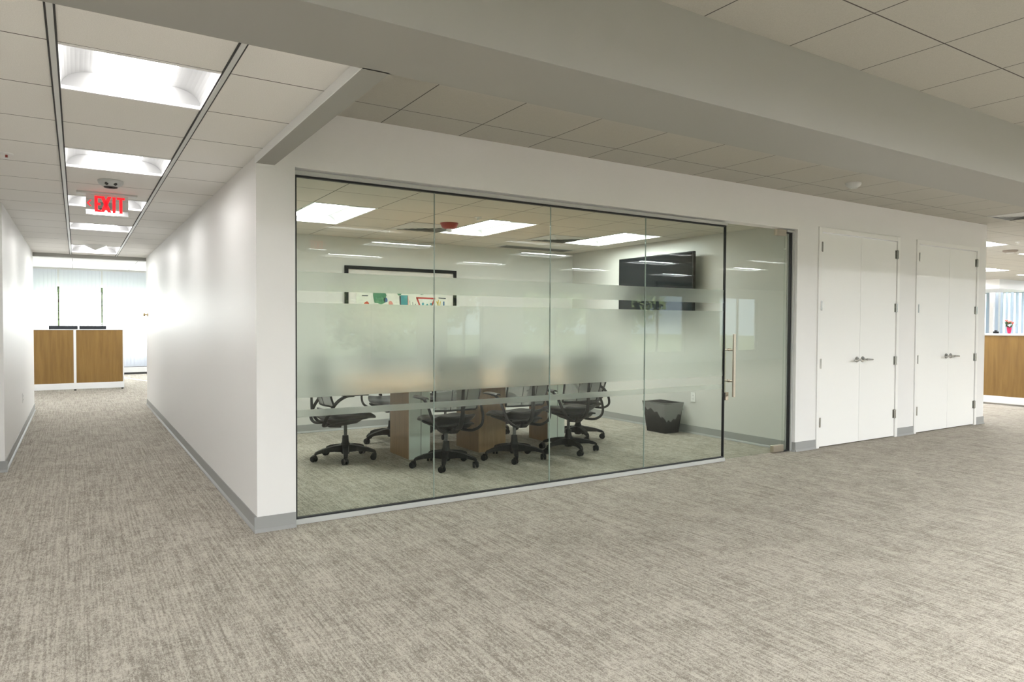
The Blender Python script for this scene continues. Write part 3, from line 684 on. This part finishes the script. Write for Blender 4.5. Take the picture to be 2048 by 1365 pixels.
artpart('painted_shape', 'dark', lambda b_: (ln(b_, -0.04, 0.56, -0.03, 0.41, 0.02), ln(b_, 0.52, 0.545, 0.63, 0.54, 0.012), ln(b_, -0.56, 0.55, -0.48, 0.55, 0.012), ln(b_, 0.14, 0.48, 0.15, 0.38, 0.006), ln(b_, 0.18, 0.46, 0.185, 0.38, 0.006), ln(b_, 0.10, 0.5, 0.105, 0.4, 0.005)))
artpart('painted_shape', 'pink', lambda b_: (blob(b_, -0.17, 0.46, 0.03), ln(b_, 0.07, 0.56, 0.08, 0.38, 0.012), blob(b_, -0.4, 0.3, 0.06)))
picglass = glass_mat('picture_glass', (0.98, 0.98, 0.98))
MB().box(-W+t, W-t, -0.024, -0.022, t, H-t).build('cover_glass', picglass, e)

# ---------------------------------------------------------------- waste bin
e = thing('waste_bin', 'black mesh waste bin with clear liner below the television', 'bin', (5.275, 1.745, 0))
binm = MB()
def binring(z, hx, hy): return [(-hx,-hy,z),(hx,-hy,z),(hx,hy,z),(-hx,hy,z)]
lo, hi = binring(0.0, 0.115, 0.16), binring(0.37, 0.15, 0.205)
k = len(binm.v); binm.v += lo+hi
for i in range(4): binm.f.append((k+i, k+(i+1) % 4, k+4+(i+1) % 4, k+4+i))
binm.f.append((k, k+1, k+2, k+3))
def mesh_metal():
    m = bpy.data.materials.new('bin_mesh'); m.use_nodes = True; n = m.node_tree
    b_ = n.nodes['Principled BSDF']; b_.inputs['Base Color'].default_value = (0.01, 0.01, 0.011, 1); b_.inputs['Roughness'].default_value = 0.5
    mx = N(m, 'ShaderNodeMixShader'); tr = N(m, 'ShaderNodeBsdfTransparent'); mx.inputs[0].default_value = 0.22
    L(m, b_.outputs[0], mx.inputs[1]); L(m, tr.outputs[0], mx.inputs[2]); L(m, mx.outputs[0], n.nodes['Material Output'].inputs[0]); return m
binmesh = mesh_metal()
bo = binm.build('bin_body', binmesh, e)
so = bo.modifiers.new('solid', 'SOLIDIFY'); so.thickness = 0.003
MB().tube([(-0.15,-0.205,0.372),(0.15,-0.205,0.372),(0.15,0.205,0.372),(-0.15,0.205,0.372),(-0.15,-0.205,0.372)], 0.006, 8, False).build('rim', black_plastic, e, smooth=True)
lm = MB(); ns = 56; rows = 6
def rr(t_, hx, hy):
    t_ = (t_ % 1)*4; s_ = int(t_); f_ = t_-s_
    c = [(-hx,-hy),(hx,-hy),(hx,hy),(-hx,hy),(-hx,-hy)]; return (c[s_][0]*(1-f_)+c[s_+1][0]*f_, c[s_][1]*(1-f_)+c[s_+1][1]*f_)
for r_ in range(rows+1):
    for i in range(ns):
        drop = 0.16+0.07*math.sin(i/ns*2*math.pi*2+0.8)+0.02*math.sin(i*1.7)
        z = 0.382-drop*r_/rows; kk = 1-(0.382-z)*0.22/0.37
        off = 0.004+0.004*math.sin(i*2.3+r_)*(r_/rows)+0.004*(r_ == rows)
        x, y = rr(i/ns, 0.152*kk+off, 0.207*kk+off); lm.v.append((x, y, z))
for r_ in range(rows):
    for i in range(ns): lm.f.append((r_*ns+i, r_*ns+(i+1) % ns, (r_+1)*ns+(i+1) % ns, (r_+1)*ns+i))
lo_ = lm.build('bin_liner', liner, e, smooth=True); lo_['label'] = 'clear plastic liner folded over the rim'

# ---------------------------------------------------------------- small ceiling and wall fittings
def outlet(loc, rz, label):
    e = thing('wall_outlet', label, 'outlet', loc, rz)
    MB().box(-0.037, 0.037, -0.006, 0, -0.058, 0.058).build('cover_plate', white_plastic, e, bevel=0.002)
    q = MB()
    for z in (-0.022, 0.022): q.lathe((0, -0.0062, z), [(0.016, -0.002), (0.016, 0.002)], 16, 'y')
    q = q.build('socket', white_plastic, e)
    s = MB()
    for z in (-0.022, 0.022):
        for x in (-0.006, 0.006): s.box(x-0.0012, x+0.0012, -0.009, -0.0078, z-0.004, z+0.006)
    s.build('slot', black_rubber, q)
outlet((5.475, 1.424, 0.452), R(-90), 'white wall outlet right of the waste bin')
outlet((-1.52, 5.46, 0.44), R(90), 'white wall outlet low on the left corridor wall')
def smoke(loc, label, mat, eyes=False, r=0.07):
    e = thing('smoke_detector', label, 'smoke detector', loc)
    MB().lathe((0,0,0), [(r*1.0, 0.0), (r, -0.012), (r*0.92, -0.028), (r*0.6, -0.046), (r*0.25, -0.052)], 28).build('housing', mat, e, smooth=True)
    MB().lathe((0,0,0), [(r*0.55, -0.046), (r*0.52, -0.052)], 24).build('sensor_cap', dark_gap if eyes else vent_grey, e)
    if eyes:
        for sx in (-0.028, 0.028): MB().lathe((sx, -r*0.72, -0.030), [(0.012, 0.012), (0.013, -0.006), (0.004, -0.014)], 14).build('lamp_eye', dark_gap, e, smooth=True)
    return e
smoke((-0.743, 1.40, HK), 'grey round detector on the corridor ceiling just before the exit sign', grey_plastic, True, 0.085)
smoke((5.47, -0.62, HC), 'small grey detector on the ceiling above the closet doors', vent_grey)
smoke((13.49, 1.27, HC), 'dark flat detector on the right office ceiling', principled('tan_plastic', (0.25, 0.21, 0.17), 0.5), r=0.12)
smoke((-0.743, 3.05, HK), 'small detector on the corridor ceiling seen behind the exit sign', grey_plastic)
e = thing('emergency_light', 'pointed white fitting hanging before the last corridor light', 'ceiling fitting', (-0.745, 6.45, HK))
MB().lathe((0,0,0), [(0.14, 0.0), (0.13, -0.012), (0.05, -0.05), (0.012, -0.07)], 20).build('housing', white_plastic, e, smooth=True)
def sprinkler(loc, label, cap):
    e = thing('sprinkler', label, 'sprinkler', loc)
    MB().lathe((0,0,0), [(0.038, 0.0), (0.036, -0.006), (0.015, -0.010)], 24).build('escutcheon', white_plastic, e, smooth=True)
    MB().cyl((0,0,-0.008), (0,0,-0.028), 0.007, n=12).build('bulb', cap, e)
    MB().lathe((0,0,-0.028), [(0.013, 0.0), (0.02, -0.003)], 16).build('deflector', white_metal, e)
sprinkler((-1.33, 0.80, HK), 'ceiling sprinkler with a red bulb at the left picture edge', red_plastic)
sprinkler((2.49, 1.56, HM), 'white ceiling sprinkler beside the middle meeting room light', white_plastic)
sprinkler((12.15, 0.62, HC), 'ceiling sprinkler in the right office', white_plastic)
e = thing('fire_alarm', 'dark red dome fire alarm with clear strobe on meeting room ceiling', 'fire alarm', (2.44, 2.10, HM))
MB().lathe((0,0,0), [(0.098, 0.0), (0.096, -0.012), (0.080, -0.045), (0.055, -0.062), (0.02, -0.066)], 32).build('housing', red_plastic, e, smooth=True)
o = MB().lathe((0,0,0), [(0.034, -0.062), (0.032, -0.085), (0.015, -0.094)], 20).build('strobe', principled('strobe_clear', (0.85,0.87,0.9), 0.1), e, smooth=True)
def diffuser(loc, label, s=TS):
    e = thing('air_vent', label, 'air vent', loc); h = s/2-0.006
    MB().box(-h+0.01, h-0.01, -h+0.01, h-0.01, -0.002, 0.0).build('backing', grey_plastic, e)
    l_ = MB()
    for k in range(5):
        r = h*(1-k*0.19); d = 0.026
        for q in range(4):
            c, s_ = math.cos(q*math.pi/2), math.sin(q*math.pi/2)
            P = [(-r, -r, -0.003), (r, -r, -0.003), (r-d*1.75, -r+d*1.75, -0.014), (-r+d*1.75, -r+d*1.75, -0.014)]
            P = [(c*x-s_*y, s_*x+c*y, z) for x, y, z in P]; l_.quad(*P)
    l_.build('louvre', vent_grey, e)
diffuser(((GX(2)+GX(3))/2, 2.53, HM), 'square air vent left of the middle meeting room light')
diffuser(((GX(5)+GX(6))/2, 2.53, HM), 'square air vent left of the light nearest the television')
diffuser((GX(13.5), (GY(0)+GY(1))/2, HC), 'square air vent at the right picture edge, beyond the beam')
e = thing('return_grille', 'long dark return grille by the meeting room back wall', 'air vent', (4.6, 3.62, HM))
MB().box(-0.6, 0.6, -0.14, 0.14, -0.004, 0).build('frame', vent_grey, e)
q = MB()
for k in range(9): q.box(-0.57, 0.57, -0.12+k*0.028, -0.108+k*0.028, -0.007, -0.004)
q.build('slat', principled('grille_grey', (0.16, 0.16, 0.15), 0.6), e)
# brass knob on the corridor wall end
e = thing('door_knob', 'small brass fitting at the far end of the right corridor wall', 'wall fitting', (0.0, 7.87, 1.469))
MB().lathe((0,0,0), [(0.030, 0.0), (0.030, -0.008), (0.012, -0.012), (0.012, -0.035), (0.026, -0.045), (0.024, -0.065), (0.01, -0.07)], 20, 'x').build('knob', principled('brass', (0.55, 0.42, 0.22), 0.3, 1.0), e, smooth=True)

# ---------------------------------------------------------------- exit signs
def exit_sign(loc, rz, label, red=exit_red):
    e = thing('exit_sign', label, 'exit sign', loc, rz)
    MB().box(-0.215, 0.215, -0.035, 0.035, -0.016, 0.0).build('mounting_plate', vent_grey, e, bevel=0.003)
    MB().box(-0.15, 0.15, -0.004, 0.004, -0.180, -0.016).build('sign_panel', mirror, e)
    l_ = MB(); y0, y1 = -0.007, -0.004; zt, zb = -0.028, -0.158
    def bx(x0, x1, z0, z1): l_.box(x0, x1, y0, y1, z0, z1)
    st = 0.022
    bx(-0.090, -0.090+st, zb, zt)                                   # E
    bx(-0.090+st, -0.045, zt-0.018, zt); bx(-0.090+st, -0.045, zb, zb+0.018); bx(-0.090+st, -0.050, (zt+zb)/2-0.009, (zt+zb)/2+0.009)
    for (xa, xb) in ((-0.036, 0.016), (0.016, -0.036)):             # X
        d = st*0.62 
        l_.hexa([(xa-d, y0, zb), (xa+d, y0, zb), (xa+d, y1, zb), (xa-d, y1, zb), (xb-d, y0, zt), (xb+d, y0, zt), (xb+d, y1, zt), (xb-d, y1, zt)])
    bx(0.036, 0.036+st, zb, zt)                                     # I
    bx(0.068, 0.124, zt-0.018, zt); bx(0.085, 0.085+st, zb, zt-0.018)  # T
    l_.build('lettering', red, e)
    a = MB()
    for s in (-1, 1):
        a.hexa([(-0.144, y0, -0.09-s*0.0), (-0.132, y0, -0.09), (-0.132, y1, -0.09), (-0.144, y1, -0.09), (-0.121, y0, -0.09+s*0.026), (-0.109, y0, -0.09+s*0.026), (-0.109, y1, -0.09+s*0.026), (-0.121, y1, -0.09+s*0.026)])
    a.build('arrow', red, e)
exit_sign((-0.745, 2.0, HK), 0, 'red EXIT sign hanging from the corridor ceiling')
exit_sign((2.42, -6.72, HC), R(180), 'red EXIT sign behind the camera, reflected in the leftmost glass pane')

# ---------------------------------------------------------------- workstations
def workstation(name_loc, rz, Wd, split, label, counter):
    e = thing('workstation', label, 'desk', name_loc, rz)
    f_ = MB()       # local: front at y=0 facing -y, x from -Wd to 0
    f_.box(-Wd, 0, 0.0, 0.06, 0.03, 0.15)
    f_.box(-Wd, 0, -0.004, 0.064, 1.19, 1.207)
    xs = [-Wd]+split+[0]
    for x in xs:
        f_.box(max(-Wd, x-0.022), min(0, x+0.022), 0, 0.06, 0.15, 1.19)
    f_.build('panel_frame', white_metal, e, bevel=0.002)
    for x0, x1 in zip(xs[:-1], xs[1:]):
        a0 = x0+0.022; a1 = x1-0.022
        MB().box(a0, a1, 0.006, 0.054, 0.15, 1.19).build('wood_panel', wood_panel, e)
    MB().box(-Wd+0.02, -0.02, 0.06, 0.80, 0.71, 0.74).build('worktop', white_metal, e, bevel=0.002)
    MB().box(-0.04, -0.0, 0.06, 0.80, 0.03, 1.0).box(-Wd, -Wd+0.04, 0.06, 0.80, 0.03, 1.0).build('side_panel', white_metal, e)
    g = MB()
    for x in xs: g.cyl((min(-0.03, max(-Wd+0.03, x)), 0.03, 0), (min(-0.03, max(-Wd+0.03, x)), 0.03, 0.03), 0.02, n=10)
    g.cyl((-0.03, 0.72, 0), (-0.03, 0.72, 0.03), 0.02, n=10); g.cyl((-Wd+0.03, 0.72, 0), (-Wd+0.03, 0.72, 0.03), 0.02, n=10)
    g.build('levelling_foot', black_rubber, e)
    if counter: MB().box(-Wd, 0, -0.01, 0.34, 1.207, 1.225).build('counter', white_metal, e, bevel=0.003)
    return e
workstation((-0.16, 11.44, 0), 0, 1.68, [-0.84], 'oak-panelled workstation at the end of the corridor', False)
workstation((12.40, 1.75, 0), R(-90), 3.3, [-1.0] if False else [], 'oak-panelled workstation at the right picture edge', True)
bpy.data.objects['workstation.001'].location = (12.40, -1.45, 0)
def monitor(loc, rz, wd, top, label):
    e = thing('computer_monitor', label, 'monitor', loc, rz)
    MB().box(-wd/2, wd/2, 0.0, 0.03, top-0.30, top).build('screen_housing', dark_screen, e, bevel=0.004)
    MB().box(-wd/2+0.012, wd/2-0.012, 0.030, 0.0315, top-0.288, top-0.012).build('screen', tv_glass, e)
    MB().box(-0.025, 0.025, -0.02, 0.01, 0.0, top-0.15).build('stand', black_plastic, e)
    MB().box(-0.12, 0.12, -0.10, 0.10, 0.0, 0.012).build('stand_base', black_plastic, e)
monitor((-1.19, 11.78, 0.74), 0, 0.49, 0.535, 'left dark monitor top over the corridor end workstation')
monitor((-0.69, 11.78, 0.74), 0, 0.47, 0.535, 'right dark monitor top over the corridor end workstation')
monitor((12.95, 0.30, 0.74), R(-90), 0.60, 0.575, 'dark monitor behind the right workstation counter')
# flowers
e = thing('potted_flowers', 'small red flowers with green leaves in a pink pot on the counter', 'plant', (12.50, 0.86, 1.225))
MB().lathe((0,0,0), [(0.020, 0.0), (0.028, 0.03), (0.036, 0.09), (0.036, 0.115)], 20).build('pot', pot_pink, e, smooth=True)
lv = MB(); fl = MB()
for k in range(46):
    a = random.uniform(0, 2*math.pi); r_ = random.uniform(0.02, 0.105); z = random.uniform(0.09, 0.19); d = Vector((math.cos(a), math.sin(a), random.uniform(-0.2, 0.9))).normalized()
    p = Vector((math.cos(a)*r_*0.6, math.sin(a)*r_*0.6, z)); sd = d.cross(Vector((0,0,1))).normalized()*0.020
    lv.quad(p, p+d*0.03+sd, p+d*0.07, p+d*0.03-sd)
for k in range(9):
    a = random.uniform(0, 2*math.pi); r_ = random.uniform(0.01, 0.10); fl.lathe((math.cos(a)*r_, math.sin(a)*r_, random.uniform(0.17, 0.22)), [(0.004, -0.015), (0.017, 0.0), (0.014, 0.014), (0.003, 0.018)], 8)
lv.build('leaves', leaf_green, e); fl.build('flowers', petal, e, smooth=True)
e = thing('desk_phone', 'small black item on the counter left of the pink pot', 'desk item', (12.50, 1.06, 1.225))
MB().box(-0.03, 0.03, -0.035, 0.035, 0, 0.035).build('body', black_plastic, e, bevel=0.006)
MB().cyl((-0.035, 0, 0.045), (0.035, 0, 0.045), 0.010, n=10).build('handset', black_plastic, e, smooth=True)

# ---------------------------------------------------------------- bulkhead in right office, blinds, radiator
struct(MB().box(21.9, 24.6, 4.93, 6.6, 2.46, HC).build('trim_14', paint), 'white boxed bulkhead under the right office ceiling', 'bulkhead')
struct(MB().box(24.80, 25.1, 6.30, 6.42, 0, HC).build('trim_15', paint), 'white column by the right office window', 'column')
def blinds(label, axis, pos, a0, a1, z0, z1, gaps=(), step=0.085, ang=13, name='vertical_blind', wd0=0.105, fab=None):
    e = thing(name, label, 'blinds', ((a0+a1)/2, pos, 0) if axis == 'y' else (pos, (a0+a1)/2, 0)); c = (a0+a1)/2
    b_ = MB(); a = a0
    while a < a1:
        gap = any(g0 < a < g1 for g0, g1 in gaps)
        if True:
            an = R(ang+random.uniform(-7, 7)); wd = wd0*(0.45 if gap else 1); dx, dy = wd/2*math.cos(an), wd/2*math.sin(an)
            pts = []
            for t_ in (-1, -0.5, 0, 0.5, 1):
                s_ = a-c+dx*t_-(0.028 if gap else 0); q_ = dy*t_+0.008*(1-t_*t_); pts.append((s_, q_))
            for (s0, q0), (s1, q1) in zip(pts[:-1], pts[1:]):
                if axis == 'y': b_.quad((s0, q0, z0), (s1, q1, z0), (s1, q1, z1), (s0, q0, z1))
                else: b_.quad((q0, s0, z0), (q1, s1, z0), (q1, s1, z1), (q0, s0, z1))
        a += step
    o_ = b_.build('slats', fab or blind, e, smooth=True); o_['kind'] = 'stuff'
    r_ = MB()
    if axis == 'y': r_.box(a0-c, a1-c, -0.03, 0.03, z1, z1+0.04)
    else: r_.box(-0.03, 0.03, a0-c, a1-c, z1, z1+0.04)
    r_.build('head_rail', white_metal, e)
blinds('white vertical blinds over the bright window past the corridor', 'y', 16.02, -8.5, 9.4, 0.10, HF-0.04, gaps=((-1.42, -1.34), (-0.44, -0.35)))
blinds('white vertical blinds at the right office window', 'x', 24.9, -12.8, 6.26, 0.12, HC-0.06, ang=38, step=0.15, wd0=0.165, fab=blind_right)
blinds('short run of vertical blinds left of the white column in the right office', 'x', 24.9, 6.50, 8.1, 0.12, HC-0.06, ang=20, step=0.15, wd0=0.165, fab=blind_right)
e = thing('baseboard_heater', 'white baseboard heater under the far window blinds', 'heater', (0.6, 15.86, 0))
MB().box(-6, 6, 0.0, 0.07, 0.05, 0.19).build('cover', white_metal, e, bevel=0.004)
MB().box(-6, 6, 0.002, 0.068, 0.19, 0.197).box(-6, 6, 0.01, 0.06, 0.0, 0.05).build('slot', dark_gap, e)

# ---------------------------------------------------------------- outdoors behind the camera (reflected) and beyond the far window
grass = bumpy(principled('grass', (0.13, 0.16, 0.08), 0.9), 6, 0.5, 0.05)
struct(MB().quad((-70,-90,-0.3),(90,-90,-0.3),(90,90,-0.3),(-70,90,-0.3)).build('ground', grass), 'green ground outside the windows', 'ground')
leafm = principled('tree_leaves', (0.13, 0.17, 0.08), 0.7); barkm = principled('bark', (0.16, 0.11, 0.07), 0.9)
def blob_crown(rad, n_, lr):
    b_ = MB()
    for k in range(n_):
        d = Vector((random.gauss(0,1), random.gauss(0,1), random.gauss(0,1))).normalized()*rad*random.uniform(0.35, 1.0); d.z *= 0.8
        a_ = Vector((random.gauss(0,1), random.gauss(0,1), random.gauss(0,1))).normalized(); c_ = a_.orthogonal().normalized()
        b_.quad(d-a_*lr, d+c_*lr*0.6, d+a_*lr, d-c_*lr*0.6)
    return b_
crown = None
for (x, y, hgt) in ((3.2, -22, 3.0), (8.5, -21, 2.6), (13.0, -24, 3.4), (18.5, -23, 3.0), (-3.5, -23, 3.0), (24, -24, 3.2), (-1.5, 26, 2.6), (4.0, 27, 3.0), (-10.0, 27, 3.0)):
    e = thing('tree', 'leafy tree outside the windows behind the camera' if y < 0 else 'leafy tree outside the far window', 'tree', (x, y, -0.3), group='trees outside the windows')
    if crown is None: crown = blob_crown(2.6, 2600, 0.17).build('crown', leafm, e); cr_ = crown
    else: cr_ = crown.copy(); COL.objects.link(cr_); cr_.parent = e
    cr_.location = (0, 0, hgt); cr_.rotation_euler = (0, 0, x)
    MB().tube([(0,0,0), (0.1,0,hgt*0.5), (0,0.1,hgt)], [0.2, 0.15, 0.1], 10).build('trunk', barkm, e, smooth=True)
